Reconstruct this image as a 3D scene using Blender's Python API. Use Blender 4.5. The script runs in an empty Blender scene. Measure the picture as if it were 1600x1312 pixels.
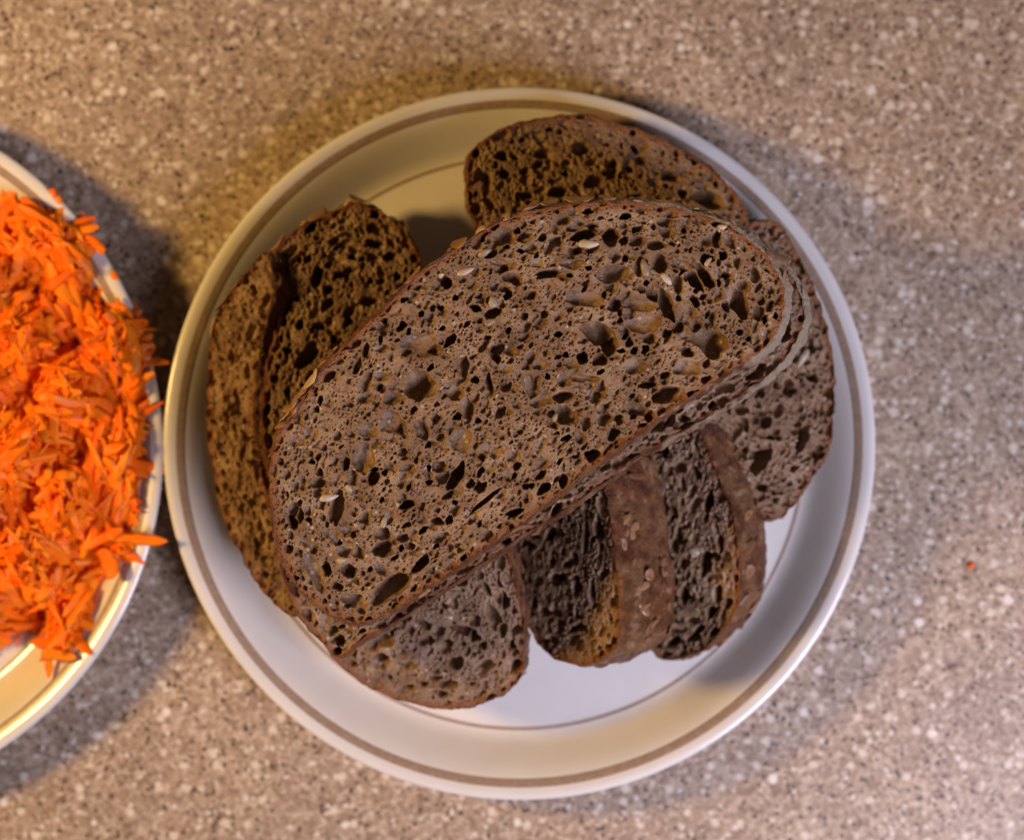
import bpy, math, random
import numpy as np
from mathutils import Vector, Matrix

rng = np.random.default_rng(7)
random.seed(7)
sc = bpy.context.scene
C = sc.collection

# ------------------------------------------------------------------ camera
H = 0.62                      # camera height above the counter (m)
RIM = 0.0190                   # rim height of the plates
K = 0.2154e-3 / (H - RIM)     # metres per photo pixel per metre of distance
cam = bpy.data.cameras.new('camera')
cam.sensor_width = 36.0
cam.lens = 36.0 / (1600 * K)
cam.clip_start = 0.01
cam.clip_end = 50
cam.dof.use_dof = True
cam.dof.focus_distance = H - 0.077
cam.dof.aperture_fstop = 5.2
camo = bpy.data.objects.new('camera', cam)
camo.location = (0, 0, H)
C.objects.link(camo)
sc.camera = camo

# ------------------------------------------------------------------ light
world = bpy.data.worlds.new('World')
sc.world = world
world.use_nodes = True
bg = world.node_tree.nodes['Background']
bg.inputs['Color'].default_value = (1.0, 0.86, 0.72, 1)
bg.inputs['Strength'].default_value = 0.022

def area(name, loc, target, size, power, col, spread=180):
    l = bpy.data.lights.new(name, 'AREA')
    l.shape = 'DISK' if size < 0.3 else 'SQUARE'
    l.size = size
    l.energy = power
    l.color = col
    l.spread = math.radians(spread)
    o = bpy.data.objects.new(name, l)
    o.location = loc
    d = Vector(target) - Vector(loc)
    o.rotation_euler = d.to_track_quat('-Z', 'Y').to_euler()
    C.objects.link(o)

area('kitchen_lamp', (-0.60, 0.09, 0.45), (-0.10, 0, 0.02), 0.12, 5.3, (1.0, 0.60, 0.18))
area('window_light', (0.46, -0.40, 0.56), (0.07, -0.09, 0.0), 0.34, 2.1, (0.82, 0.78, 1.0), 85)

sc.view_settings.view_transform = 'Standard'
sc.view_settings.look = 'None'
sc.view_settings.exposure = -0.28
sc.view_settings.gamma = 1.0
sc.cycles.use_denoising = True
sc.cycles.max_bounces = 6

# ------------------------------------------------------------------ helpers
def P(px, py, z):
    """point of the place seen at photo pixel px,py on the level z"""
    s = K * (H - z)
    return Vector(((px - 800) * s, (656 - py) * s, z))

def hash3(i, j, k, seed):
    n = (i * 374761393 + j * 668265263 + k * 2147483647 + seed * 974634777) & 0xFFFFFFFF
    n = ((n ^ (n >> 13)) * 1274126177) & 0xFFFFFFFF
    n = n ^ (n >> 16)
    return (n & 0xFFFF) / 65535.0

def noise3(p, scale, seed=0):
    """value noise, about -1..1, p (n,3)"""
    q = p * scale
    f = np.floor(q).astype(np.int64)
    r = q - f
    r = r * r * (3 - 2 * r)
    out = 0
    for dx in (0, 1):
        for dy in (0, 1):
            for dz in (0, 1):
                w = (r[:, 0] if dx else 1 - r[:, 0]) * (r[:, 1] if dy else 1 - r[:, 1]) * (r[:, 2] if dz else 1 - r[:, 2])
                out = out + w * hash3(f[:, 0] + dx, f[:, 1] + dy, f[:, 2] + dz, seed)
    return out * 2 - 1

def mesh_from(name, verts, quads, mat, smooth=True, attrs=None):
    me = bpy.data.meshes.new(name)
    verts = np.asarray(verts, dtype=np.float32)
    quads = np.asarray(quads, dtype=np.int32)
    k = quads.shape[1]
    me.vertices.add(len(verts))
    me.vertices.foreach_set('co', verts.ravel())
    me.loops.add(quads.size)
    me.loops.foreach_set('vertex_index', quads.ravel())
    me.polygons.add(len(quads))
    me.polygons.foreach_set('loop_start', np.arange(0, quads.size, k, dtype=np.int32))
    me.polygons.foreach_set('use_smooth', np.full(len(quads), smooth, dtype=bool))
    for an, av in (attrs or {}).items():
        a = me.attributes.new(an, 'FLOAT', 'POINT')
        a.data.foreach_set('value', np.asarray(av, dtype=np.float32))
    me.update(calc_edges=True)
    me.validate()
    me.materials.append(mat)
    return me

def link(name, data, parent=None):
    o = bpy.data.objects.new(name, data)
    C.objects.link(o)
    if parent is not None:
        o.parent = parent
    return o

def tag(o, label=None, cat=None, group=None, kind=None):
    if label: o['label'] = label
    if cat: o['category'] = cat
    if group: o['group'] = group
    if kind: o['kind'] = kind
    return o

def ring_quads(n, m, start=0, closed=True):
    """quads between m rings of n points"""
    i = np.arange(n if closed else n - 1)
    i2 = (i + 1) % n
    q = []
    for j in range(m - 1):
        a = start + j * n
        q.append(np.stack([a + i, a + i2, a + n + i2, a + n + i], 1))
    return np.concatenate(q)

def catmull(pts, n):
    """closed smooth curve through pts resampled to n even points"""
    p = np.asarray(pts, float)
    m = len(p)
    out = []
    for i in range(m):
        p0, p1, p2, p3 = p[i - 1], p[i], p[(i + 1) % m], p[(i + 2) % m]
        t = np.linspace(0, 1, 24, endpoint=False)[:, None]
        out.append(0.5 * (2 * p1 + (p2 - p0) * t + (2 * p0 - 5 * p1 + 4 * p2 - p3) * t ** 2 + (3 * p1 - p0 - 3 * p2 + p3) * t ** 3))
    q = np.concatenate(out)
    q = np.vstack([q, q[:1]])
    d = np.r_[0, np.cumsum(np.linalg.norm(np.diff(q, axis=0), axis=1))]
    s = np.linspace(0, d[-1], n, endpoint=False)
    return np.stack([np.interp(s, d, q[:, 0]), np.interp(s, d, q[:, 1])], 1)

# ------------------------------------------------------------------ materials
class NT:
    def __init__(self, name):
        self.m = bpy.data.materials.new(name)
        self.m.use_nodes = True
        self.t = self.m.node_tree
        self.b = self.t.nodes['Principled BSDF']
    def n(self, typ, **kw):
        nd = self.t.nodes.new(typ)
        for k, v in kw.items():
            if k.startswith('i_'):
                key = k[2:].replace('_', ' ')
                nd.inputs[int(key) if key.isdigit() else key].default_value = v
            else:
                setattr(nd, k, v)
        return nd
    def l(self, a, ao, b, bi):
        self.t.links.new(a.outputs[ao], b.inputs[bi])
    def ramp(self, src, so, stops, interp='LINEAR'):
        r = self.n('ShaderNodeValToRGB')
        r.color_ramp.interpolation = interp
        e = r.color_ramp.elements
        while len(e) > 1: e.remove(e[-1])
        e[0].position = stops[0][0]; e[0].color = (*stops[0][1], 1)
        for p, c in stops[1:]:
            x = e.new(p); x.color = (*c, 1)
        self.l(src, so, r, 'Fac')
        return r
    def fac(self, src, so, lo, hi, to0=0.0, to1=1.0):
        r = self.n('ShaderNodeMapRange')
        r.clamp = True
        r.inputs['From Min'].default_value = lo; r.inputs['From Max'].default_value = hi
        r.inputs['To Min'].default_value = to0; r.inputs['To Max'].default_value = to1
        self.l(src, so, r, 'Value')
        return r
    def mix(self, f, fo, a, ao, b, bo, blend='MIX'):
        x = self.n('ShaderNodeMix', data_type='RGBA', blend_type=blend)
        if f is None: x.inputs[0].default_value = fo
        else: self.l(f, fo, x, 0)
        for src, o, idx in ((a, ao, 6), (b, bo, 7)):
            if src is None: x.inputs[idx].default_value = (*o, 1)
            else: self.l(src, o, x, idx)
        return x
    def out(self, src, so):
        self.l(src, so, self.b, 'Base Color')
    def set(self, **kw):
        for k, v in kw.items():
            self.b.inputs[k.replace('_', ' ')].default_value = v

def mat_counter():
    n = NT('speckled_counter')
    tc = n.n('ShaderNodeTexCoord')
    wob = n.n('ShaderNodeTexNoise', i_Scale=420.0, i_Detail=2.0)
    n.l(tc, 'Object', wob, 'Vector')
    sc_ = n.n('ShaderNodeVectorMath', operation='MULTIPLY_ADD')
    n.l(wob, 'Color', sc_, 0)
    sc_.inputs[1].default_value = (0.0020, 0.0020, 0.0)
    n.l(tc, 'Object', sc_, 2)
    def vor(scale, rand=1.0):
        v = n.n('ShaderNodeTexVoronoi', feature='F1', i_Scale=scale, i_Randomness=rand)
        n.l(sc_, 0, v, 'Vector')
        s = n.n('ShaderNodeSeparateColor')
        n.l(v, 'Color', s, 0)
        return v, s
    v1, s1 = vor(700)
    base = n.ramp(s1, 0, [(0.0, (0.24, 0.168, 0.118)), (0.12, (0.30, 0.218, 0.155)), (0.35, (0.37, 0.280, 0.203)),
                          (0.62, (0.44, 0.340, 0.250)), (0.85, (0.51, 0.405, 0.31)), (1.0, (0.58, 0.49, 0.39))])
    v2, s2 = vor(1400)
    fine = n.ramp(s2, 1, [(0.0, (0.66, 0.61, 0.57)), (0.35, (0.93, 0.91, 0.89)), (1.0, (1.22, 1.2, 1.18))])
    c = n.mix(None, 0.72, base, 0, fine, 0, 'MULTIPLY')
    big = n.n('ShaderNodeTexNoise', i_Scale=26.0, i_Detail=4.0)
    n.l(tc, 'Object', big, 'Vector')
    bt = n.ramp(big, 0, [(0.3, (0.88, 0.88, 0.9)), (0.7, (1.1, 1.08, 1.05))])
    c = n.mix(None, 0.8, c, 2, bt, 0, 'MULTIPLY')
    # dark grains
    v3, s3 = vor(640)
    dk = n.fac(s3, 2, 0.91, 0.92)
    dd = n.fac(v3, 'Distance', 0.50, 0.30)
    m = n.n('ShaderNodeMath', operation='MULTIPLY'); n.l(dk, 0, m, 0); n.l(dd, 0, m, 1)
    c = n.mix(m, 0, c, 2, None, (0.06, 0.042, 0.034))
    # pale chips of several sizes
    for scale, thr, r0, r1, col in ((245, 0.85, 0.46, 0.30, (0.74, 0.64, 0.52)), (400, 0.84, 0.48, 0.30, (0.74, 0.66, 0.56)), (130, 0.87, 0.25, 0.18, (0.84, 0.78, 0.69))):
        v, s = vor(scale)
        a = n.fac(s, 1, thr, thr + 0.01)
        b = n.fac(v, 'Distance', r0, r1)
        m = n.n('ShaderNodeMath', operation='MULTIPLY'); n.l(a, 0, m, 0); n.l(b, 0, m, 1)
        m2 = n.n('ShaderNodeMath', operation='MULTIPLY'); n.l(m, 0, m2, 0); m2.inputs[1].default_value = 0.85
        c = n.mix(m2, 0, c, 2, None, col)
    n.out(c, 2)
    n.set(Roughness=0.36)
    n.b.inputs['Specular IOR Level'].default_value = 0.35
    bp = n.n('ShaderNodeBump', i_Strength=0.12, i_Distance=0.0004)
    n.l(v1, 'Distance', bp, 'Height')
    n.l(bp, 0, n.b, 'Normal')
    return n.m

def mat_glaze():
    n = NT('white_glaze')
    tc = n.n('ShaderNodeTexCoord')
    nz = n.n('ShaderNodeTexNoise', i_Scale=60.0, i_Detail=3.0)
    n.l(tc, 'Object', nz, 'Vector')
    r = n.ramp(nz, 0, [(0.3, (0.74, 0.71, 0.66)), (0.7, (0.79, 0.76, 0.71))])
    n.out(r, 0)
    n.set(Roughness=0.16)
    n.b.inputs['Coat Weight'].default_value = 0.4
    n.b.inputs['Coat Roughness'].default_value = 0.06
    return n.m

def mat_band():
    n = NT('brown_band_glaze')
    tc = n.n('ShaderNodeTexCoord')
    nz = n.n('ShaderNodeTexNoise', i_Scale=700.0, i_Detail=3.0)
    n.l(tc, 'Object', nz, 'Vector')
    r = n.ramp(nz, 0, [(0.3, (0.31, 0.22, 0.155)), (0.7, (0.40, 0.295, 0.215))])
    n.out(r, 0)
    n.set(Roughness=0.2)
    return n.m

def mat_crumb():
    n = NT('rye_crumb')
    tc = n.n('ShaderNodeTexCoord')
    n1 = n.n('ShaderNodeTexNoise', i_Scale=130.0, i_Detail=6.0, i_Roughness=0.65)
    n.l(tc, 'Object', n1, 'Vector')
    base = n.ramp(n1, 0, [(0.28, (0.140, 0.075, 0.036)), (0.5, (0.265, 0.163, 0.090)), (0.72, (0.42, 0.295, 0.188))])
    n2 = n.n('ShaderNodeTexNoise', i_Scale=1500.0, i_Detail=3.0, i_Roughness=0.7)
    n.l(tc, 'Object', n2, 'Vector')
    f2 = n.ramp(n2, 0, [(0.3, (0.78, 0.76, 0.73)), (0.55, (1.02, 1.0, 0.98)), (0.75, (1.3, 1.28, 1.25))])
    c = n.mix(None, 0.9, base, 2 if False else 0, f2, 0, 'MULTIPLY')
    # bran specks
    v = n.n('ShaderNodeTexVoronoi', i_Scale=620.0)
    n.l(tc, 'Object', v, 'Vector')
    s = n.n('ShaderNodeSeparateColor'); n.l(v, 'Color', s, 0)
    a = n.fac(s, 0, 0.84, 0.86); b = n.fac(v, 'Distance', 0.5, 0.3)
    m = n.n('ShaderNodeMath', operation='MULTIPLY'); n.l(a, 0, m, 0); n.l(b, 0, m, 1)
    c = n.mix(m, 0, c, 2, None, (0.23, 0.085, 0.035))
    a = n.fac(s, 1, 0.92, 0.93); b = n.fac(v, 'Distance', 0.42, 0.25)
    m = n.n('ShaderNodeMath', operation='MULTIPLY'); n.l(a, 0, m, 0); n.l(b, 0, m, 1)
    c = n.mix(m, 0, c, 2, None, (0.46, 0.37, 0.27))
    # baked rim next to the crust
    e = n.n('ShaderNodeAttribute', attribute_name='edge')
    jit = n.n('ShaderNodeMath', operation='MULTIPLY_ADD')
    n.l(n1, 0, jit, 0); jit.inputs[1].default_value = -3.2; n.l(e, 'Fac', jit, 2)
    ef = n.fac(jit, 0, -0.9, 1.0, 1.0, 0.0)
    c = n.mix(ef, 0, c, 2, None, (0.24, 0.088, 0.026))
    n.out(c, 2)
    # gelatinised skin inside the pores is a little glossier
    p = n.n('ShaderNodeAttribute', attribute_name='pore')
    rf = n.fac(p, 'Fac', 0.3, 2.0, 0.50, 0.38)
    n.l(rf, 0, n.b, 'Roughness')
    n.b.inputs['Specular IOR Level'].default_value = 0.4
    n.b.inputs['Subsurface Weight'].default_value = 0.4
    n.b.inputs['Subsurface Radius'].default_value = (1.0, 0.5, 0.25)
    n.b.inputs['Subsurface Scale'].default_value = 0.0014
    n3 = n.n('ShaderNodeTexNoise', i_Scale=2600.0, i_Detail=4.0, i_Roughness=0.7)
    n.l(tc, 'Object', n3, 'Vector')
    bp = n.n('ShaderNodeBump', i_Strength=0.55, i_Distance=0.0004)
    n.l(n3, 0, bp, 'Height'); n.l(bp, 0, n.b, 'Normal')
    return n.m

def mat_crust():
    n = NT('baked_crust')
    tc = n.n('ShaderNodeTexCoord')
    n1 = n.n('ShaderNodeTexNoise', i_Scale=190.0, i_Detail=6.0, i_Roughness=0.65)
    n.l(tc, 'Object', n1, 'Vector')
    base = n.ramp(n1, 0, [(0.28, (0.07, 0.022, 0.008)), (0.45, (0.175, 0.060, 0.020)), (0.58, (0.28, 0.112, 0.044)), (0.72, (0.44, 0.24, 0.125))])
    n2 = n.n('ShaderNodeTexNoise', i_Scale=75.0, i_Detail=5.0, i_Roughness=0.6)
    n.l(tc, 'Object', n2, 'Vector')
    fl = n.fac(n2, 0, 0.50, 0.70, 0.0, 0.5)
    c = n.mix(fl, 0, base, 0, None, (0.46, 0.27, 0.11))
    fa = n.n('ShaderNodeAttribute', attribute_name='flour')
    fn = n.n('ShaderNodeMath', operation='MULTIPLY_ADD'); n.l(n1, 0, fn, 0); fn.inputs[1].default_value = 2.4; n.l(fa, 'Fac', fn, 2)
    ff = n.fac(fn, 0, 1.45, 2.0, 0.0, 0.9)
    c = n.mix(ff, 0, c, 2, None, (0.58, 0.46, 0.31))
    n.out(c, 2)
    n.set(Roughness=0.25)
    n.b.inputs['Specular IOR Level'].default_value = 0.6
    n3 = n.n('ShaderNodeTexNoise', i_Scale=520.0, i_Detail=6.0, i_Roughness=0.7)
    n.l(tc, 'Object', n3, 'Vector')
    bp = n.n('ShaderNodeBump', i_Strength=1.0, i_Distance=0.0032)
    n.l(n3, 0, bp, 'Height'); n.l(bp, 0, n.b, 'Normal')
    return n.m

def mat_seed(name, lo, hi, rough=0.4):
    n = NT(name)
    oi = n.n('ShaderNodeObjectInfo')
    r = n.ramp(oi, 'Random', [(0.0, lo), (1.0, hi)])
    tc = n.n('ShaderNodeTexCoord')
    nz = n.n('ShaderNodeTexNoise', i_Scale=500.0, i_Detail=3.0)
    n.l(tc, 'Object', nz, 'Vector')
    f = n.ramp(nz, 0, [(0.3, (0.7, 0.66, 0.6)), (0.7, (1.15, 1.15, 1.15))])
    c = n.mix(None, 0.9, r, 0, f, 0, 'MULTIPLY')
    n.out(c, 2)
    n.set(Roughness=rough)
    return n.m

def mat_carrot():
    n = NT('grated_carrot')
    g = n.n('ShaderNodeNewGeometry')
    oi = n.n('ShaderNodeObjectInfo')
    ad = n.n('ShaderNodeMath', operation='ADD'); n.l(g, 'Random Per Island', ad, 0); n.l(oi, 'Random', ad, 1)
    fr = n.n('ShaderNodeMath', operation='FRACT'); n.l(ad, 0, fr, 0)
    r = n.ramp(fr, 0, [(0.0, (0.95, 0.15, 0.004)), (0.5, (0.98, 0.205, 0.005)), (1.0, (0.98, 0.27, 0.010))])
    tc = n.n('ShaderNodeTexCoord')
    nz = n.n('ShaderNodeTexNoise', i_Scale=300.0, i_Detail=4.0)
    n.l(tc, 'Object', nz, 'Vector')
    f = n.ramp(nz, 0, [(0.3, (0.95, 0.85, 0.75)), (0.7, (1.03, 1.1, 1.2))])
    c = n.mix(None, 0.9, r, 0, f, 0, 'MULTIPLY')
    n.out(c, 2)
    n.set(Roughness=0.42)
    n.b.inputs['Specular IOR Level'].default_value = 0.2
    n.b.inputs['Subsurface Weight'].default_value = 0.0
    n.b.inputs['Subsurface Radius'].default_value = (1.0, 0.30, 0.06)
    n.b.inputs['Subsurface Scale'].default_value = 0.0040
    bp = n.n('ShaderNodeBump', i_Strength=0.3, i_Distance=0.0004)
    n.l(nz, 0, bp, 'Height'); n.l(bp, 0, n.b, 'Normal')
    return n.m

M_COUNTER, M_GLAZE, M_BAND = mat_counter(), mat_glaze(), mat_band()
M_CRUMB, M_CRUST = mat_crumb(), mat_crust()
M_FLAKE = mat_seed('oat_flake', (0.24, 0.11, 0.045), (0.52, 0.37, 0.22), 0.36)
M_BRAN = mat_seed('bran_flake', (0.13, 0.045, 0.015), (0.36, 0.19, 0.09), 0.3)
M_SEED = mat_seed('pale_seed', (0.30, 0.22, 0.13), (0.60, 0.50, 0.37), 0.4)
M_POPPY = mat_seed('dark_seed', (0.012, 0.01, 0.008), (0.02, 0.016, 0.012), 0.4)
M_CARROT = mat_carrot()

# ------------------------------------------------------------------ counter top
v = []
W2 = 0.75
for x, y in ((-W2, -W2), (W2, -W2), (W2, W2), (-W2, W2)):
    v.append((x, y, 0)); v.append((x, y, -0.035))
q = [(0, 2, 4, 6), (1, 7, 5, 3), (0, 1, 3, 2), (2, 3, 5, 4), (4, 5, 7, 6), (6, 7, 1, 0)]
tag(link('countertop', mesh_from('countertop', v, q, M_COUNTER, smooth=False)),
    'beige kitchen counter speckled with brown grains and pale chips', None, None, 'structure')

# ------------------------------------------------------------------ plates
# inside profile of a plate (radius, height), foot to rim
INNER = [(0.0, 0.0060), (0.090, 0.0060), (0.0965, 0.0063), (0.0995, 0.0074), (0.1020, 0.0098), (0.1045, 0.0134),
         (0.1070, 0.0172), (0.1095, 0.0208), (0.1118, 0.0236), (0.1136, 0.0253), (0.1150, 0.0264), (0.1164, 0.0274),
         (0.1178, 0.0280), (0.1190, 0.0279), (0.1197, 0.0273), (0.1200, 0.0265)]
OUTER = [(0.1197, 0.0256), (0.1188, 0.0250), (0.1172, 0.0243), (0.1145, 0.0224), (0.1115, 0.0188), (0.1080, 0.0138), (0.1045, 0.0086),
         (0.1005, 0.0044), (0.094, 0.0026), (0.082, 0.0022), (0.0810, 0.0006), (0.0800, 0.0), (0.0785, 0.0), (0.0775, 0.0018), (0.0, 0.0022)]
sq = lambda pr: [(r, z if z <= 0.0045 else 0.0045 + (z - 0.0045) * (0.0145 / 0.0235)) for r, z in pr]
INNER = sq(INNER); OUTER = sq(OUTER)
IR = np.array([p[0] for p in INNER[:13]]); IZ = np.array([p[1] for p in INNER[:13]])

def plate_z(r):
    return np.interp(r, IR, IZ)

def fine(prof, sub=4):
    p = np.array(prof)
    out = []
    for i in range(len(p) - 1):
        p0 = p[max(i - 1, 0)]; p1 = p[i]; p2 = p[i + 1]; p3 = p[min(i + 2, len(p) - 1)]
        m1 = (p2 - p0) / 2; m2 = (p3 - p1) / 2
        L = np.linalg.norm(p2 - p1)
        m1 = m1 * min(1, L / (np.linalg.norm(m1) + 1e-9)); m2 = m2 * min(1, L / (np.linalg.norm(m2) + 1e-9))
        for s in range(sub):
            t = s / sub
            h1 = 2 * t**3 - 3 * t**2 + 1; h2 = t**3 - 2 * t**2 + t; h3 = -2 * t**3 + 3 * t**2; h4 = t**3 - t**2
            out.append(h1 * p1 + h2 * m1 + h3 * p2 + h4 * m2)
    out.append(p[-1])
    return np.array(out)

def revolve(prof, n=180):
    a = np.linspace(0, 2 * np.pi, n, endpoint=False)
    rings = [np.stack([r * np.cos(a), r * np.sin(a), np.full(n, z)], 1) for r, z in prof]
    return np.concatenate(rings), ring_quads(n, len(prof))

PROF = fine(INNER + OUTER)
pv, pq = revolve(PROF)
PLATE_MESH = mesh_from('plate_body', pv, pq[:, ::-1], M_GLAZE)

FI = fine(INNER)
def band_mesh(name, r0, r1, lift=0.00012, n=9):
    rr = np.linspace(r0, r1, n)
    zz = np.interp(rr, FI[:40, 0] if False else FI[:, 0][:FI[:, 0].argmax() + 1], FI[:, 1][:FI[:, 0].argmax() + 1])
    d = np.gradient(zz, rr)
    nx = -d / np.sqrt(1 + d * d); nz = 1 / np.sqrt(1 + d * d)
    lf = np.full(n, lift); lf[0] = lf[-1] = -0.00005
    bv, bq = revolve(np.stack([rr + nx * lf, zz + nz * lf], 1))
    return mesh_from(name, bv, bq[:, ::-1], M_BAND)
OUTER_BAND = band_mesh('outer_band', 0.1129, 0.1159)
INNER_BAND = band_mesh('inner_band', 0.0975, 0.0987)

def plate(cx, cy, label):
    e = link('plate', None)
    e.location = (cx, cy, 0)
    tag(e, label, 'plate', 'white plates with brown rings')
    link('plate_body', PLATE_MESH, e)
    link('outer_band', OUTER_BAND, e)
    link('inner_band', INNER_BAND, e)
    return e
c1 = P(811.5, 693, RIM); c0 = P(-303, 703, RIM)
plate(c1.x, c1.y, 'white plate with two thin brown rings, heaped with slices of brown bread')
plate(c0.x, c0.y, 'white plate with brown rings under the grated carrot, cut by the left edge')

# ------------------------------------------------------------------ small seeds and flakes (meshes shared)
def ellipsoid(name, a, b, c, mat, seed, point=0.0, curl=0.0, nu=10, nv=7):
    th = np.linspace(0, 2 * np.pi, nu, endpoint=False)
    ph = np.linspace(0.12, np.pi - 0.12, nv)
    vs = []
    for p in ph:
        x = -np.cos(p) * a
        taper = 1 - point * (x / a * 0.5 + 0.5)
        vs.append(np.stack([np.full(nu, x), np.sin(p) * b * taper * np.cos(th), np.sin(p) * c * np.sin(th)], 1))
    vs = np.concatenate(vs)
    vs += noise3(vs * 1000 + seed * 9.1, 0.7, seed)[:, None] * np.array([0.1 * a, 0.16 * b, 0.25 * c])
    vs[:, 2] += curl * ((vs[:, 0] / a) ** 2) * c
    qs = ring_quads(nu, nv)
    vs = np.vstack([vs, [[-a * 1.0, 0, curl * c], [a * 1.0, 0, curl * c]]])
    n0 = len(vs) - 2
    cap = []
    i = np.arange(nu)
    t0 = np.stack([i, np.full(nu, n0), np.full(nu, n0), (i + 1) % nu], 1)
    caps = [(int((k + 1) % nu), int(k), n0) for k in range(nu)] + [((nv - 1) * nu + int(k), (nv - 1) * nu + int((k + 1) % nu), n0 + 1) for k in range(nu)]
    me = bpy.data.meshes.new(name)
    me.from_pydata([tuple(x) for x in vs], [], [tuple(int(z) for z in x) for x in qs] + caps)
    me.polygons.foreach_set('use_smooth', np.full(len(me.polygons), True))
    me.materials.append(mat)
    me.update()
    return me
FLAKES = [ellipsoid('oat_flake', 0.0030 * s, 0.0018 * w, 0.00038, M_FLAKE, i, 0.2, 1.6 * (-1) ** i)
          for i, (s, w) in enumerate(((1, 1), (1.25, 0.85), (0.8, 1.15), (0.65, 0.9), (1.1, 1.2)))]
BRANS = [ellipsoid('bran_flake', 0.0026 * s, 0.0017 * w, 0.0004, M_BRAN, 40 + i, 0.2, 1.4)
         for i, (s, w) in enumerate(((1, 1), (1.3, 0.8), (0.7, 1.2)))]
SEEDS = [ellipsoid('seed', 0.0024 * s, 0.0015, 0.0009, M_SEED, 20 + i, 0.5) for i, s in enumerate((1, 0.75, 1.25))]

# ------------------------------------------------------------------ bread
def pore_field(outl, tang, placed, seed, res, dens=1.0):
    """depth (mm) of the pores over a fine grid of the face; all in mm"""
    r = np.random.default_rng(seed)
    lo = outl.min(0) - 2; hi = outl.max(0) + 2
    nx = int((hi[0] - lo[0]) / res) + 1; ny = int((hi[1] - lo[1]) / res) + 1
    D = np.zeros((ny, nx), np.float32)
    gx = lo[0] + np.arange(nx) * res; gy = lo[1] + np.arange(ny) * res
    area = (hi[0] - lo[0]) * (hi[1] - lo[1])
    def stamp(x, y, a, b, ang, dep, mode, pw):
        R = max(a, b) * 1.35
        i0 = max(int((x - R - lo[0]) / res), 0); i1 = min(int((x + R - lo[0]) / res) + 2, nx)
        j0 = max(int((y - R - lo[1]) / res), 0); j1 = min(int((y + R - lo[1]) / res) + 2, ny)
        if i1 - i0 < 2 or j1 - j0 < 2: return
        X, Y = np.meshgrid(gx[i0:i1] - x, gy[j0:j1] - y)
        ca, sa = math.cos(ang), math.sin(ang)
        U = (X * ca + Y * sa) / a; V = (-X * sa + Y * ca) / b
        rho = np.hypot(U, V)
        if max(a, b) > 0.55:
            th = np.arctan2(V, U)
            w = 1.0
            for k, am in ((2, 0.10), (3, 0.12), (4, 0.08), (5, 0.06), (7, 0.05), (11, 0.03)):
                w = w + am * r.uniform(0.2, 1) * np.cos(k * th + r.uniform(0, 6.28))
            rho = rho / w
        # the floor of a pore tilts, so one side runs deeper
        tx, ty = r.uniform(-0.35, 0.35, 2)
        pit = dep * np.clip(1 - rho ** pw, 0, 1) ** 0.5 * (1 + tx * U + ty * V)
        w = D[j0:j1, i0:i1]
        if mode == 'max': np.maximum(w, pit, out=w)
        else: w += pit
    for (x, y, a, b, ang, dep) in placed:
        stamp(x, y, a, b, ang, dep, 'max', 3.2)
    for n_per, r0, r1, d0, d1, mode in ((0.065, 0.9, 2.2, 0.8, 1.5, 'max'), (0.85, 0.42, 1.15, 0.45, 2.2, 'max'), (1.9, 0.24, 0.46, 1.2, 2.1, 'max')):
        n = int(area * n_per * dens)
        for k in range(n):
            x = r.uniform(lo[0], hi[0]); y = r.uniform(lo[1], hi[1])
            rad = r0 + (r1 - r0) * r.uniform() ** 2
            el = r.uniform(1.0, 1.9)
            ix = min(max(int((x - lo[0]) / res), 0), nx - 1); iy = min(max(int((y - lo[1]) / res), 0), ny - 1)
            here = D[iy, ix]
            if r0 < 0.8:
                if r.uniform() > 0.62 + 0.55 * math.sin(x * 0.31 + seed) * math.sin(y * 0.37 + 2 * seed) + 0.25 * math.sin(x * 0.9 + y * 0.7): continue
                rr_ = rad * 1.15 / res
                near = [D[min(max(int(iy + rr_ * dy_), 0), ny - 1), min(max(int(ix + rr_ * dx_), 0), nx - 1)] for dx_, dy_ in ((1, 0), (-1, 0), (0, 1), (0, -1))]
                if max(near + [here]) > 0.25 and r.uniform() < 0.88: continue
            elif here > 0.8: continue
            if mode == 'add' and here > 1.2 and r.uniform() < 0.75: continue
            ang = tang(x, y) + r.normal(0, 0.5)
            dep = rad * r.uniform(d0, d1)
            if r0 > 0.8 and r.uniform() < 0.25: dep = r.uniform(3, 6)
            stamp(x, y, rad * math.sqrt(el), rad / math.sqrt(el), ang, dep, mode, 3.6 if r.uniform() < 0.55 else 2.2)
    return D, lo, res

def sample(F, lo, res, p):
    x = (p[:, 0] - lo[0]) / res; y = (p[:, 1] - lo[1]) / res
    x = np.clip(x, 0, F.shape[1] - 2.001); y = np.clip(y, 0, F.shape[0] - 2.001)
    i = x.astype(int); j = y.astype(int); fx = x - i; fy = y - j
    return (F[j, i] * (1 - fx) * (1 - fy) + F[j, i + 1] * fx * (1 - fy) + F[j + 1, i] * (1 - fx) * fy + F[j + 1, i + 1] * fx * fy)

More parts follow.
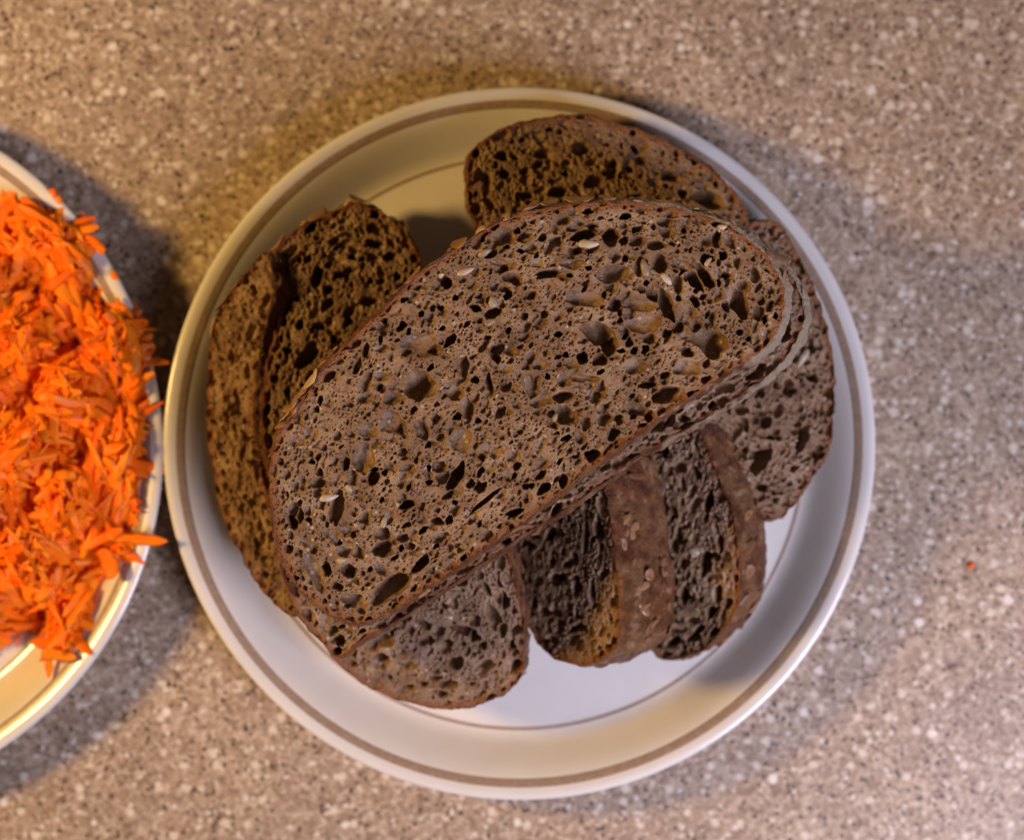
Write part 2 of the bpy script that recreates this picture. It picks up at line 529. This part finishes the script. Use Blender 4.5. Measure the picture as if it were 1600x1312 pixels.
def slice_(label, outline, plane, t, step, pores, seed, flakes=18, seeds=(), flake_px=(), dens=1.0, bulge=1.0, rough=1.0, torn=1.0, flour=None):
    a, b, c = [P(*p) for p in plane]
    nrm = (b - a).cross(c - a).normalized()
    if nrm.z < 0: nrm = -nrm
    def hit(px, py):
        d = P(px, py, 0) - Vector((0, 0, H))
        s = nrm.dot(a - Vector((0, 0, H))) / nrm.dot(d)
        return Vector((0, 0, H)) + d * s
    wp = [hit(*p) for p in outline]
    cen = sum(wp, Vector()) / len(wp)
    A = np.array([(w - cen)[:] for w in wp])
    _, _, vt = np.linalg.svd(A)
    u = Vector(vt[0]).normalized()
    if u.x < 0: u = -u
    v = nrm.cross(u).normalized()
    loc = lambda w: ((w - cen).dot(u) * 1000, (w - cen).dot(v) * 1000)     # mm in the face
    base = cen - nrm * t
    root = link('bread_slice', None)
    root.matrix_world = Matrix.Translation(base) @ Matrix((u, v, nrm)).transposed().to_4x4()
    tag(root, label, 'bread slice', 'slices of brown bread on the plate')
    tm = t * 1000
    ctrl = np.array([loc(w) for w in wp])
    # orientation: counter-clockwise
    if np.sum(ctrl[:, 0] * np.roll(ctrl[:, 1], -1) - np.roll(ctrl[:, 0], -1) * ctrl[:, 1]) < 0: ctrl = ctrl[::-1]
    per = np.sum(np.linalg.norm(ctrl - np.roll(ctrl, 1, 0), axis=1))
    N = int(per / step)
    o = catmull(ctrl, N)
    tg = np.roll(o, -1, 0) - np.roll(o, 1, 0)
    tg /= np.linalg.norm(tg, axis=1)[:, None]
    no = np.stack([tg[:, 1], -tg[:, 0]], 1)
    o3 = np.c_[o, np.zeros(N)]
    wob = noise3(o3, 0.12, seed) * 0.55 + noise3(o3, 0.45, seed + 1) * 0.38 + noise3(o3, 1.3, seed + 2) * 0.22
    o_soft = o + no * (noise3(o3, 0.12, seed) * 0.55 * rough)[:, None]
    o = o + no * (wob * rough)[:, None]
    umin, umax = o[:, 0].min(), o[:, 0].max()
    hw = (o[:, 1].max() - o[:, 1].min()) / 2
    s0, s1 = umin + hw * 0.9, umax - hw * 0.9
    if s1 < s0: s0 = s1 = (s0 + s1) / 2
    # medial line follows the middle of the shape
    us = np.linspace(s0, s1, 40)
    mids = []
    for x in us:
        near = np.abs(o[:, 0] - x) < max(3, per / 120)
        mids.append((o[near, 1].max() + o[near, 1].min()) / 2)
    kern = np.ones(7) / 7
    mids = np.convolve(np.pad(mids, 3, 'edge'), kern, 'valid')
    cu = s0 + (o[:, 0] - umin) / (umax - umin) * (s1 - s0)
    cc = np.stack([cu, np.interp(cu, us, mids)], 1)
    def tang(x, y):
        k = min(max(x, s0), s1)
        d = (x - k, y - float(np.interp(k, us, mids)))
        return math.atan2(d[1], d[0]) + math.pi / 2
    pl = []
    for (px, py, rx, ry, ang, dep) in pores:
        w = hit(px, py)
        sc_px = K * (H - w.z) * 1000
        x, y = loc(w)
        ax = loc(w + Vector((math.cos(math.radians(ang)), -math.sin(math.radians(ang)), 0)))
        pl.append((x, y, rx * sc_px, ry * sc_px, math.atan2(ax[1] - y, ax[0] - x), dep))
    F, lo, res = pore_field(o, tang, pl, seed, max(0.12, step * 0.6), dens)
    R = int(np.linalg.norm(o - cc, axis=1).max() / step)
    ts = np.linspace(0, 1, R)
    pts = (cc[None] + (o - cc)[None] * ts[:, None, None]).reshape(-1, 2)
    edge = ((1 - ts)[:, None] * np.linalg.norm(o - cc, axis=1)[None]).ravel()
    dep = sample(F, lo, res, pts)
    p3 = np.c_[pts, np.zeros(len(pts))]
    fade = np.clip(edge / 1.6, 0, 1) ** 0.6
    dep = np.minimum(dep, tm * 0.62) * fade
    rough_z = noise3(p3, 0.05, seed + 5) * 0.35 + noise3(p3, 0.35, seed + 6) * 0.20 * torn + noise3(p3, 1.4, seed + 7) * 0.08 * torn + noise3(p3, 3.0, seed + 8) * 0.06
    z = tm - dep + rough_z * fade
    # inside the pores the skin is smooth but lumpy, and the walls lean back a little
    sh = np.stack([noise3(p3, 0.9, seed + 9), noise3(p3, 0.9, seed + 10)], 1) * 0.16 * fade[:, None]
    pts = pts + sh
    top = np.c_[pts, z]
    qs = ring_quads(N, R)
    # underside
    R2 = 12
    t2 = np.linspace(1, 0, R2)
    und = (cc[None] + (o - cc)[None] * t2[:, None, None]).reshape(-1, 2)
    undz = 0.25 + np.abs(noise3(np.c_[und, np.zeros(len(und))], 0.5, seed + 11)) * 0.4
    q2 = ring_quads(N, R2, start=len(top))
    V = np.vstack([top, np.c_[und, undz]]) / 1000
    me = mesh_from('crumb', V, np.vstack([qs, q2]), M_CRUMB, True,
                   {'edge': np.r_[edge, np.full(len(und), 5.0)], 'pore': np.r_[dep, np.zeros(len(und))]})
    link('crumb', me, root)
    # crust: a wall that rolls over both edges
    NC = max(int(per / max(step, 0.3)), 40)
    idx = np.linspace(0, N, NC, endpoint=False).astype(int)
    oc, os_, ncn = o[idx], o_soft[idx], no[idx]
    kz = max(int(tm / max(step, 0.3)), 14)
    sv = np.linspace(0, 1, kz)
    rings = []
    lip = 0.5
    fvc = np.zeros(NC)
    if flour:
        fvc = np.clip((oc[:, 0] / umax - flour[0]) / (flour[1] - flour[0]), 0, 1)
    for s in sv:
        zz = tm * (1 - s) + 0.05
        out = bulge * 0.9 * (np.sin(np.pi * min(max(s, 0.0), 1)) ** 0.6) - lip * (1 if s in (0.0, 1.0) else 0) * 0.6
        out = out + fvc[:, None] * 1.3 * math.sin(math.pi * s) ** 0.6 if 0 < s < 1 else out
        mid = min(1.0, 5 * min(s, 1 - s))
        rings.append(np.c_[oc * (1 - mid) + os_ * mid + ncn * out, np.full(NC, zz)])
    cv = np.concatenate(rings)
    nn = np.tile(ncn, (kz, 1))
    sf = np.repeat(np.clip(np.minimum(sv, 1 - sv) * 6, 0.25, 1), NC)
    disp = (noise3(cv, 0.20, seed + 20) * 0.6 + noise3(cv, 0.42, seed + 21) * 0.6 + noise3(cv, 1.1, seed + 22) * 0.32) * sf
    cv[:, :2] += nn * disp[:, None]
    cv[:, 2] += noise3(cv, 0.7, seed + 23) * 0.28
    fv = np.zeros(len(cv))
    if flour:
        x0, x1, amount = flour
        fv = np.clip((cv[:, 0] / umax - x0) / (x1 - x0), 0, 1) * amount
    me = mesh_from('crust', cv / 1000, ring_quads(NC, kz)[:, ::-1], M_CRUST, True, {'flour': fv})
    link('crust', me, root)
    # flakes and seeds baked into the crust
    rr = random.Random(seed)
    spots = [rr.randrange(N) for _ in range(flakes)]
    fl = [(i, rr.uniform(0.12, 0.9), -0.05, 1.0) for i in spots]
    for (px, py) in flake_px:
        x, y = loc(hit(px, py))
        fl.append((int(np.argmin((o[:, 0] - x) ** 2 + (o[:, 1] - y) ** 2)), rr.uniform(0.08, 0.35), 0.45, 1.3))
    for i, s, lift, big in fl:
        out = 0.9 * bulge * math.sin(math.pi * s) ** 0.6 + lift
        p = Vector((o[i, 0] + no[i, 0] * out, o[i, 1] + no[i, 1] * out, tm * (1 - s))) / 1000
        nv = Vector((no[i, 0], no[i, 1], 0.9 * (0.5 - s) * 1.4)).normalized()
        f = link('oat_flake', rr.choice(FLAKES), root) if big > 1 else link('bran_flake', rr.choice(BRANS), root)
        f.matrix_local = Matrix.Translation(p) @ nv.to_track_quat('Z', 'Y').to_matrix().to_4x4() @ Matrix.Rotation(rr.uniform(0, 6.28), 4, 'Z') @ Matrix.Rotation(rr.uniform(-0.3, 0.3), 4, 'X') @ Matrix.Scale(big * rr.uniform(0.75, 1.25), 4)
    for (px, py, ang, s) in seeds:
        x, y = loc(hit(px, py))
        f = link('seed', rr.choice(SEEDS), root)
        f.matrix_local = Matrix.Translation(Vector((x, y, tm - rr.uniform(0.2, 0.7))) / 1000) @ Matrix.Rotation(math.radians(-ang), 4, 'Z') @ Matrix.Rotation(rr.uniform(-0.3, 0.3), 4, 'Y') @ Matrix.Scale(s, 4)
    return root

TOP_PORES = [
 (655,602,27,23,10,6.5),(655,538,28,19,15,2.2),(680,546,12,10,0,3.8),(724,572,10,16,0,4),(711,612,14,14,0,3),(730,639,11,18,0,3.2),
 (612,660,22,17,20,2.6),(626,669,9,9,0,4),(568,715,17,24,10,3),(575,673,15,13,0,2.3),(659,671,11,17,-25,3.4),(720,687,18,19,0,2),
 (712,745,10,25,32,7.5),(831,603,14,20,0,3),(880,620,17,9,-5,5.5),(884,649,20,15,25,5.5),(636,788,13,7,-15,6.5),(526,793,11,30,10,5),
 (598,835,14,10,0,4),(598,858,18,12,0,5),(610,919,36,17,-35,6.5),(657,881,18,8,-40,6.5),(545,892,13,11,0,5.5),(491,893,12,34,-25,2.6),
 (510,888,7,14,-20,5.5),(552,938,20,10,10,4),(661,828,9,5,-40,5.5),(758,782,34,4,-40,4),(804,801,14,6,-12,6),(850,763,12,8,-35,6),
 (880,751,8,11,0,5.5),(773,557,13,7,50,5),(764,599,6,16,-12,4),(571,599,9,21,30,2.4),(558,572,6,14,20,3),(629,508,7,7,0,5.5),
 (594,530,4,9,0,4),(613,622,14,12,0,2.4),(469,805,5,13,0,4.5),(497,755,13,8,-20,4),(754,713,8,8,0,3),(682,654,9,8,0,2.5),
 (686,683,10,7,0,3),(627,856,4,5,0,7),(735,755,7,8,0,5),(935,521,25,19,15,8),(952,540,14,16,0,7.5),(910,559,10,10,0,6.5),(938,562,12,11,0,4),
 (1006,505,28,17,-5,2.6),(1108,534,34,20,38,6.5),(1073,575,22,12,0,2.4),(1156,473,14,26,-15,7.5),(1086,438,9,19,-32,8),(1102,431,9,24,-30,8),
 (1041,476,11,28,-22,6.5),(1022,462,14,8,30,6.5),(958,428,28,14,-8,5),(913,466,30,14,5,2.8),(999,476,28,11,5,3.2),(1001,416,11,18,10,2.6),
 (1031,412,13,15,0,5),(954,370,15,14,0,7),(913,367,25,9,-12,7.5),(1025,383,16,8,0,4),(996,377,14,8,0,3),(1039,348,13,7,0,4),(977,338,9,6,-10,7),
 (919,330,10,4,0,6.5),(925,352,12,5,0,5),(1105,405,12,9,-30,5),(1130,399,7,8,0,6.5),(1162,447,12,10,0,3),(1108,377,12,9,0,3),(1086,470,6,12,-30,5.5),
 (1073,550,12,8,20,4),(1041,617,23,13,-22,6.5),(996,640,18,10,10,4.5),(1015,529,12,9,0,3.5),(983,535,7,8,0,3.5),(993,572,16,14,0,2.4),(1012,601,14,6,0,5.5),
 (932,620,12,10,0,3.4),(945,655,13,10,-20,3),(916,662,10,10,0,3),(1015,650,7,10,30,5.5),(958,678,12,9,-45,5.5),(967,655,8,8,0,4),(913,591,24,6,5,2.4),
 (926,711,13,10,0,6.5),(1156,519,6,5,0,5.5),(788,369,20,14,-15,4),(808,360,6,5,0,6),(878,344,15,8,-10,3),(897,356,14,6,-5,3),(869,377,12,8,0,4),
 (904,391,10,7,0,4.5),(858,428,23,7,-6,5.5),(801,435,18,9,22,4.5),(788,451,10,5,0,4),(785,412,20,7,15,2.4),(697,442,10,9,0,7.5),(743,481,10,6,20,6.5),
 (767,397,12,5,-15,4),(830,390,13,7,-5,3),(830,461,8,8,0,3),(893,412,20,7,0,2.4),(1122,350,10,6,0,3),(1180,430,9,14,-15,3.4)]

OUT1 = [(424,760),(427,710),(438,672),(464,634),(486,600),(512,564),(567,515),(628,452),(660,424),(695,402),(745,366),(800,337),(860,323),(930,317),(1000,318),(1060,325),(1112,341),(1160,366),(1197,398),(1220,432),(1228,468),(1219,510),(1194,545),(1152,576),(1100,607),(1050,640),(1000,675),(950,711),(900,750),(850,790),(800,827),(750,861),(700,895),(650,930),(612,955),(572,970),(530,965),(490,940),(456,900),(436,850),(426,790)]
PL1 = ((430,800,0.0790),(1220,450,0.0815),(700,400,0.0790))
slice_('large uncovered slice lying on top of the pile of bread', OUT1, PL1, 0.0125, 0.18, TOP_PORES, 11, flakes=16, flour=(0.55, 0.85, 0.95), bulge=1.4, rough=0.8,
       seeds=[(921,381,30,1.2),(770,471,-60,1.1),(1008,418,-70,1.2),(1128,356,10,0.95),(545,763,80,0.8),(514,777,20,1.0),(727,424,10,1.0),(868,652,-30,0.6),(1107,409,-20,0.7),(757,395,5,1.0),(765,505,10,0.6),(600,815,-40,0.8),(1042,437,85,1.0),(533,876,10,1.1),(690,430,0,0.6)],
       flake_px=[(790,335),(830,325),(860,318),(905,315),(950,312),(1000,314),(1045,318),(1085,328),(1120,340),(1150,355),(1180,375),(1205,400),(450,610),(462,598),(475,590),(440,640),(432,660),(495,560),(445,625),(520,535),(1225,440),(715,375),(750,355)])

OUT2 = [(426,760),(434,700),(470,640),(515,580),(590,505),(690,420),(800,352),(930,330),(1060,336),(1150,362),(1210,402),(1246,444),(1257,487),(1247,532),(1213,577),(1150,623),(1080,668),(1005,708),(955,745),(880,800),(800,850),(700,918),(620,970),(565,1000),(532,1026),(503,1003),(470,962),(444,905),(428,830)]
PL2 = tuple((x, y, z - 0.0140) for x, y, z in PL1)
slice_('slice directly beneath the uppermost one, only its crust edge showing at the lower right', OUT2, PL2, 0.0125, 0.40, [(1222,505,12,20,20,5),(520,985,10,7,20,4),(1180,585,14,7,-35,4)], 12, flakes=20, flour=(0.0, 0.9, 0.85), rough=0.7,
       flake_px=[(1230,420),(1215,405),(1250,460),(1190,385)])

slice_('slice lying under the pile at the top of the plate, leaning on the upper rim',
       [(729,290),(733,250),(750,222),(785,202),(830,188),(880,181),(940,186),(1000,203),(1060,231),(1110,264),(1148,302),(1168,345),(1165,400),(1110,450),(1000,470),(880,450),(790,400),(745,345)],
       ((940,190,0.0345),(850,420,0.0355),(1150,330,0.0345)), 0.0125, 0.28,
       [(1108,312,26,14,22,8),(1050,276,20,8,8,5),(820,305,14,6,0,6.5),(872,300,17,8,-12,7),(908,232,16,10,0,4.5),(958,257,8,8,0,5),(788,272,10,8,0,5),(760,280,8,12,0,5),(930,285,18,9,0,4),(1000,250,12,7,15,4),(850,240,16,8,-10,4)], 13, flakes=22, torn=1.3, dens=1.1, rough=1.4)

slice_('slice lying flat along the right wall of the plate, crust towards the rim',
       [(1168,350),(1208,345),(1240,382),(1264,430),(1286,480),(1299,540),(1303,600),(1300,660),(1289,712),(1265,756),(1232,795),(1200,813),(1168,775),(1140,705),(1060,640),(960,600),(950,500),(1050,400),(1110,362)],
       ((1302,600,0.0270),(1000,600,0.0430),(1230,400,0.0310)), 0.0125, 0.27,
       [(1255,686,9,21,25,8),(1190,720,13,23,32,8),(1270,536,6,12,-10,6.5),(1233,606,9,15,0,5.5),(1274,590,5,7,0,5),(1240,560,9,6,0,4),(1215,640,10,12,0,3.4),(1275,712,6,8,0,5),(1160,640,12,9,0,4),(1285,640,5,14,0,3)], 14, flakes=14, torn=1.2, dens=1.1, rough=1.4,
       seeds=[(1255,560,40,1.2)])

slice_('tilted slice wedged between the thick crusted slice and the right wall of the plate',
       [(1010,690),(1055,668),(1092,672),(1112,720),(1138,780),(1152,845),(1156,910),(1143,965),(1105,1008),(1062,1030),(1022,1020),(1000,980),(990,880),(995,770)],
       ((1155,900,0.041),(1005,900,0.0215),(1090,690,0.0425)), 0.0205, 0.27,
       [(1101,880,11,22,8,8),(1106,785,8,20,10,8),(1052,1003,16,7,-30,7),(1083,996,13,8,-20,6.5),(1068,930,9,16,0,6),(1120,930,8,14,0,5),(1060,840,8,14,0,4),(1125,850,6,16,0,5)], 15, flakes=34, seeds=[(1083,860,-75,1.3)], bulge=1.5, dens=1.2, rough=1.0, torn=1.4)

slice_('tilted slice with a broad glossy crust, standing right of the empty patch of plate',
       [(800,850),(830,775),(880,730),(930,725),(945,765),(958,830),(966,900),(971,970),(962,1010),(930,1036),(885,1036),(848,1012),(822,965),(806,905)],
       ((962,900,0.055),(812,900,0.025),(945,765,0.0545)), 0.0270, 0.27,
       [(868,905,14,10,0,7),(905,980,14,8,0,5),(860,835,10,14,0,5),(915,840,7,26,0,6.5),(900,915,8,18,0,6),(850,955,12,8,0,5),(925,930,7,24,0,6),(880,790,8,16,0,5)], 16, flakes=46, bulge=1.9, dens=1.2, rough=1.1, torn=1.4)

slice_('slice poking out from under the pile with its rounded end towards the lower rim',
       [(455,912),(480,962),(522,1030),(570,1070),(640,1096),(705,1107),(762,1097),(805,1067),(821,1012),(813,940),(792,862),(740,790),(640,760),(540,790),(470,850)],
       ((700,1105,0.0320),(640,870,0.0490),(815,980,0.0430)), 0.0130, 0.25,
       [(770,960,10,19,-25,4.5),(725,985,20,9,12,7),(742,996,9,7,0,6),(600,1002,16,11,10,5.5),(596,1030,13,10,0,5),(712,1036,13,11,-10,5),(806,1042,8,15,30,5.5),(665,1000,14,10,0,3),(700,1070,18,7,-8,5),(640,1075,10,5,0,4),(760,1040,14,9,-30,3.5),(680,1062,14,6,0,5),(785,985,8,12,0,4),(790,940,7,12,0,5),(760,920,12,5,60,4),(590,925,14,7,0,6),(640,1040,12,8,0,3.4),(720,910,10,8,0,4),(745,875,12,7,40,4),(800,1010,6,9,0,4.5)], 17, flakes=22, seeds=[(700,965,-30,1.0)])

slice_('slice left of the top one, lit orange, its end pointing at the upper left rim',
       [(437,388),(476,356),(528,328),(556,316),(600,334),(632,360),(654,408),(664,470),(640,560),(590,650),(530,740),(480,800),(450,790),(425,740),(412,690),(410,622),(420,555),(434,495),(438,440)],
       ((420,650,0.0355),(655,405,0.0290),(540,320,0.0330)), 0.0130, 0.28,
       [(496,432,9,17,12,8),(481,556,24,14,-52,8),(450,476,6,22,18,7),(514,452,8,7,0,6),(586,381,13,8,10,6),(610,401,12,7,0,5),(577,471,15,8,-5,5.5),(469,507,6,10,20,6),(512,476,13,8,-45,5),(545,502,8,8,0,5.5),(448,549,5,9,0,6),(530,430,10,6,0,4),(595,440,8,6,0,4),(500,510,10,7,0,4),(449,613,5,7,0,6)], 18, flakes=16, torn=1.4, dens=1.1, rough=1.5,
       flake_px=[(548,318),(560,320),(585,330),(610,345),(480,355),(440,385),(500,345),(630,360)])

slice_('outermost slice on the left, propped up steeply against the left wall of the plate',
       [(334,508),(362,455),(395,415),(414,396),(424,415),(426,455),(420,500),(406,556),(398,622),(400,690),(415,770),(448,850),(470,930),(455,962),(420,932),(388,888),(360,838),(341,780),(331,727),(324,661),(324,608),(328,552)],
       ((323,640,0.0210),(405,640,0.0345),(440,940,0.0360)), 0.0100, 0.30,
       [(367,630,10,22,8,7.5),(380,705,5,18,15,6),(400,640,6,20,5,5),(360,560,7,12,0,4),(390,520,7,16,20,4),(350,680,6,18,0,3.5),(400,740,5,20,-10,5),(375,790,6,18,-15,5),(400,850,6,20,-20,5),(415,470,7,14,30,5),(385,580,7,14,0,4),(430,500,5,12,15,4)], 19, flakes=24,
       flake_px=[(335,520),(350,480),(370,450)], rough=1.6, torn=2.6, dens=1.7)

# ------------------------------------------------------------------ grated carrot
def shred_arrays(L, w, th, bend, twist, seed, ns=9, nc=6):
    r = np.random.default_rng(seed)
    s = np.linspace(0, 1, ns)
    ta = np.clip(np.minimum(s * r.uniform(4, 9), (1 - s) * r.uniform(3, 9)), 0.22, 1) ** 0.6
    ang = (s - 0.5) * bend
    if abs(bend) > 1e-3:
        x = np.sin(ang) / bend * L; z = (np.cos(ang) - 1) / bend * L
    else:
        x = (s - 0.5) * L; z = 0 * s
    y = 0.09 * L * r.uniform(-1, 1) * np.sin(s * np.pi) + 0.03 * L * r.normal(size=ns).cumsum() * 0.3
    V = []
    a = np.linspace(0, 2 * np.pi, nc, endpoint=False)
    for i in range(ns):
        k = ta[i] * (1 + 0.15 * r.normal())
        cy = np.cos(a) * w / 2 * k; cz = np.sin(a) * th / 2 * min(1, k + 0.2) + 0.25 * (np.cos(a) ** 2) * th
        tw = twist * (s[i] - 0.5)
        yy = cy * math.cos(tw) - cz * math.sin(tw); zz = cy * math.sin(tw) + cz * math.cos(tw)
        V.append(np.stack([np.full(nc, x[i]) - math.sin(ang[i]) * 0, y[i] + yy, z[i] + zz], 1))
    V = np.concatenate(V)
    Q = ring_quads(nc, ns)
    return V, Q

def shred_faces_caps(ns=9, nc=6, start=0):
    return [tuple(range(start + nc - 1, start - 1, -1)), tuple(range(start + (ns - 1) * nc, start + ns * nc))]

rc = np.random.default_rng(3)
SHREDS = []
SHAPES = []
for i in range(18):
    L = rc.uniform(0.010, 0.025); w = rc.uniform(0.0022, 0.0048); th = rc.uniform(0.0009, 0.0015)
    V, Q = shred_arrays(L, w, th, rc.uniform(-1.1, 0.5), rc.uniform(-1.6, 1.6), 50 + i)
    me = bpy.data.meshes.new('carrot_shred')
    me.from_pydata([tuple(p) for p in V], [], [tuple(int(k) for k in f) for f in Q] + shred_faces_caps())
    me.polygons.foreach_set('use_smooth', np.full(len(me.polygons), True))
    me.materials.append(M_CARROT)
    me.update()
    SHREDS.append(me); SHAPES.append((V, Q, L))

HEAP = np.array([(-260,420),(-160,330),(-60,300),(0,306),(40,312),(85,338),(125,378),(118,430),(150,470),(192,488),(207,540),(214,610),(212,690),(203,770),(190,830),(172,880),(140,890),(126,940),(112,990),(90,1028),(48,1018),(22,985),(0,1010),(-80,1040),(-180,1000),(-280,900),(-320,650)], float)
heap_w = np.array([P(x, y, 0.034)[:2] for x, y in HEAP])
hs = catmull(heap_w, 260)
def inside(p, poly):
    x, y = p; c = False
    xs, ys = poly[:, 0], poly[:, 1]
    x2, y2 = np.roll(xs, -1), np.roll(ys, -1)
    m = ((ys > y) != (y2 > y)) & (x < (x2 - xs) * (y - ys) / (y2 - ys + 1e-12) + xs)
    return bool(m.sum() % 2)
def heap_z(x, y):
    d = float(np.sqrt(((hs - (x, y)) ** 2).sum(1).min()))
    r = math.hypot(x - c0.x, y - c0.y)
    return float(plate_z(r)) + 0.0012 + 0.025 * (1 - math.exp(-d / 0.020)) + 0.006 * math.sin(x * 210 + 1) * math.sin(y * 170) * min(1, d / 0.02), d

def shred_matrix(x, y, z, yaw, pitch, roll, s=1.0):
    return Matrix.Translation((x, y, z)) @ Matrix.Rotation(yaw, 4, 'Z') @ Matrix.Rotation(pitch, 4, 'Y') @ Matrix.Rotation(roll, 4, 'X') @ Matrix.Scale(s, 4)
def heap_pose(x, y, yaw, r):
    e = 0.004
    z, d = heap_z(x, y)
    gx = (heap_z(x + e * math.cos(yaw), y + e * math.sin(yaw))[0] - heap_z(x - e * math.cos(yaw), y - e * math.sin(yaw))[0]) / (2 * e)
    return z, d, -math.atan(max(-1, min(1, gx)))

lo_, hi_ = hs.min(0), hs.max(0)
def pick(r, xmin):
    while True:
        x = r.uniform(max(lo_[0], xmin), hi_[0]); y = r.uniform(lo_[1], hi_[1])
        if inside((x, y), hs) and heap_z(x, y)[1] > 0.002: return x, y
# under-layer: everything below the shreds one can pick out
AV, AQ, off = [], [], 0
for i in range(3000):
    x, y = pick(rc, -1)
    yaw = rc.uniform(0, 6.28)
    z, d, pit = heap_pose(x, y, yaw, rc)
    zb = float(plate_z(math.hypot(x - c0.x, y - c0.y))) + 0.001
    z = max(zb, z - rc.uniform(0.0, 0.0045))
    V, Q, L = SHAPES[rc.integers(len(SHAPES))]
    m = np.array(shred_matrix(x, y, z, yaw, pit + rc.normal(0, 0.12), rc.normal(0, 0.35), rc.uniform(0.7, 1.1)))
    AV.append(V @ m[:3, :3].T + m[:3, 3]); AQ.append(Q + off); off += len(V)
NR = 14
hc = hs.mean(0)
mv = []
for k in range(NR):
    f = 0.97 * (1 - k / NR)
    for q in hs:
        x, y = hc + (q - hc) * f
        mv.append((x, y, heap_z(x, y)[0] - 0.0028))
AV.append(np.array(mv)); AQ.append(ring_quads(len(hs), NR, start=off))
stuff = link('grated_carrot', mesh_from('grated_carrot', np.concatenate(AV), np.concatenate(AQ), M_CARROT))
tag(stuff, 'mass of grated orange carrot beneath the loose shreds on the left plate', 'grated carrot', None, 'stuff')

xmin = P(-25, 0, 0.04).x
for i in range(290):
    x, y = pick(rc, xmin)
    yaw = rc.uniform(0, 6.28)
    z, d, pit = heap_pose(x, y, yaw, rc)
    k = int(rc.integers(len(SHREDS))); hl = SHAPES[k][2] * 0.5
    if max(math.hypot(x + sg * hl * math.cos(yaw) - c0.x, y + sg * hl * math.sin(yaw) - c0.y) for sg in (-1, 1)) > 0.1115:
        yaw = math.atan2(y - c0.y, x - c0.x) + math.pi / 2 + rc.normal(0, 0.2)
        z, d, pit = heap_pose(x, y, yaw, rc)
    o = link('carrot_shred', SHREDS[k])
    o.matrix_world = shred_matrix(x, y, z + rc.uniform(-0.001, 0.0025), yaw, pit + rc.normal(0, 0.09), rc.normal(0, 0.25), rc.uniform(0.75, 1.15))
    tag(o, 'orange carrot shred lying on top of the grated heap on the left plate', 'carrot shred', 'carrot shreds in the heap')

def lone(label, px, py, z, deg, L, w, bend, seed, pitch=0.0, roll=0.0, name='carrot_shred', cat='carrot shred'):
    V, Q = shred_arrays(L, w, 0.0014, bend, 0.4, seed)
    me = bpy.data.meshes.new(name)
    me.from_pydata([tuple(p) for p in V], [], [tuple(int(k) for k in f) for f in Q] + shred_faces_caps())
    me.polygons.foreach_set('use_smooth', np.full(len(me.polygons), True))
    me.materials.append(M_CARROT)
    o = link(name, me)
    p = P(px, py, z)
    o.matrix_world = shred_matrix(p.x, p.y, p.z, math.radians(-deg), pitch, roll)
    tag(o, label, cat)
lone('long carrot shred sticking out over the right rim of the carrot plate', 214, 842, 0.0225, 6, 0.021, 0.0034, -0.5, 901, 0.02)
lone('carrot shred lying across the upper rim of the carrot plate', 150, 381, 0.0212, 40, 0.0085, 0.0032, -0.6, 902, 0.1)
lone('tiny carrot scrap stuck on the upper rim of the carrot plate', 84, 301, 0.0200, 60, 0.0032, 0.0020, -0.3, 903)
lone('thin carrot scrap on the rim just inside the upper rim scrap', 93, 313, 0.0198, 70, 0.0030, 0.0018, -0.3, 904)
lone('small carrot scrap on the right rim above the heap edge', 180, 431, 0.0200, 60, 0.0028, 0.0022, -0.3, 905)
lone('carrot shred pointing right from the lowest tip of the heap', 93, 1021, 0.0195, 5, 0.012, 0.0042, -0.4, 906)
lone('carrot shred hanging straight down at the lowest tip of the heap', 76, 1035, 0.0178, 85, 0.010, 0.0032, -0.4, 907)
lone('carrot shred with a blunt end curling down at the lower right of the heap', 168, 880, 0.0215, 70, 0.011, 0.0055, -0.8, 908)

# crumbs
crumb_m = ellipsoid('carrot_scrap', 0.0014, 0.0011, 0.0009, M_CARROT, 61, 0.3)
o = link('carrot_scrap', crumb_m)
o.location = P(1518, 883, 0.0009); o.rotation_euler = (0, 0, 0.8)
tag(o, 'tiny orange scrap of carrot alone on the counter at the right', 'carrot scrap')
pm = ellipsoid('dark_seed', 0.0013, 0.0011, 0.0011, M_POPPY, 62, 0.1)
o = link('dark_seed', pm)
pz = P(1306, 641, 0.0215); 
o.location = (pz.x, pz.y, float(plate_z(math.hypot(pz.x - c1.x, pz.y - c1.y))) + 0.0010)
tag(o, 'tiny dark round seed on the right wall of the bread plate', 'seed')
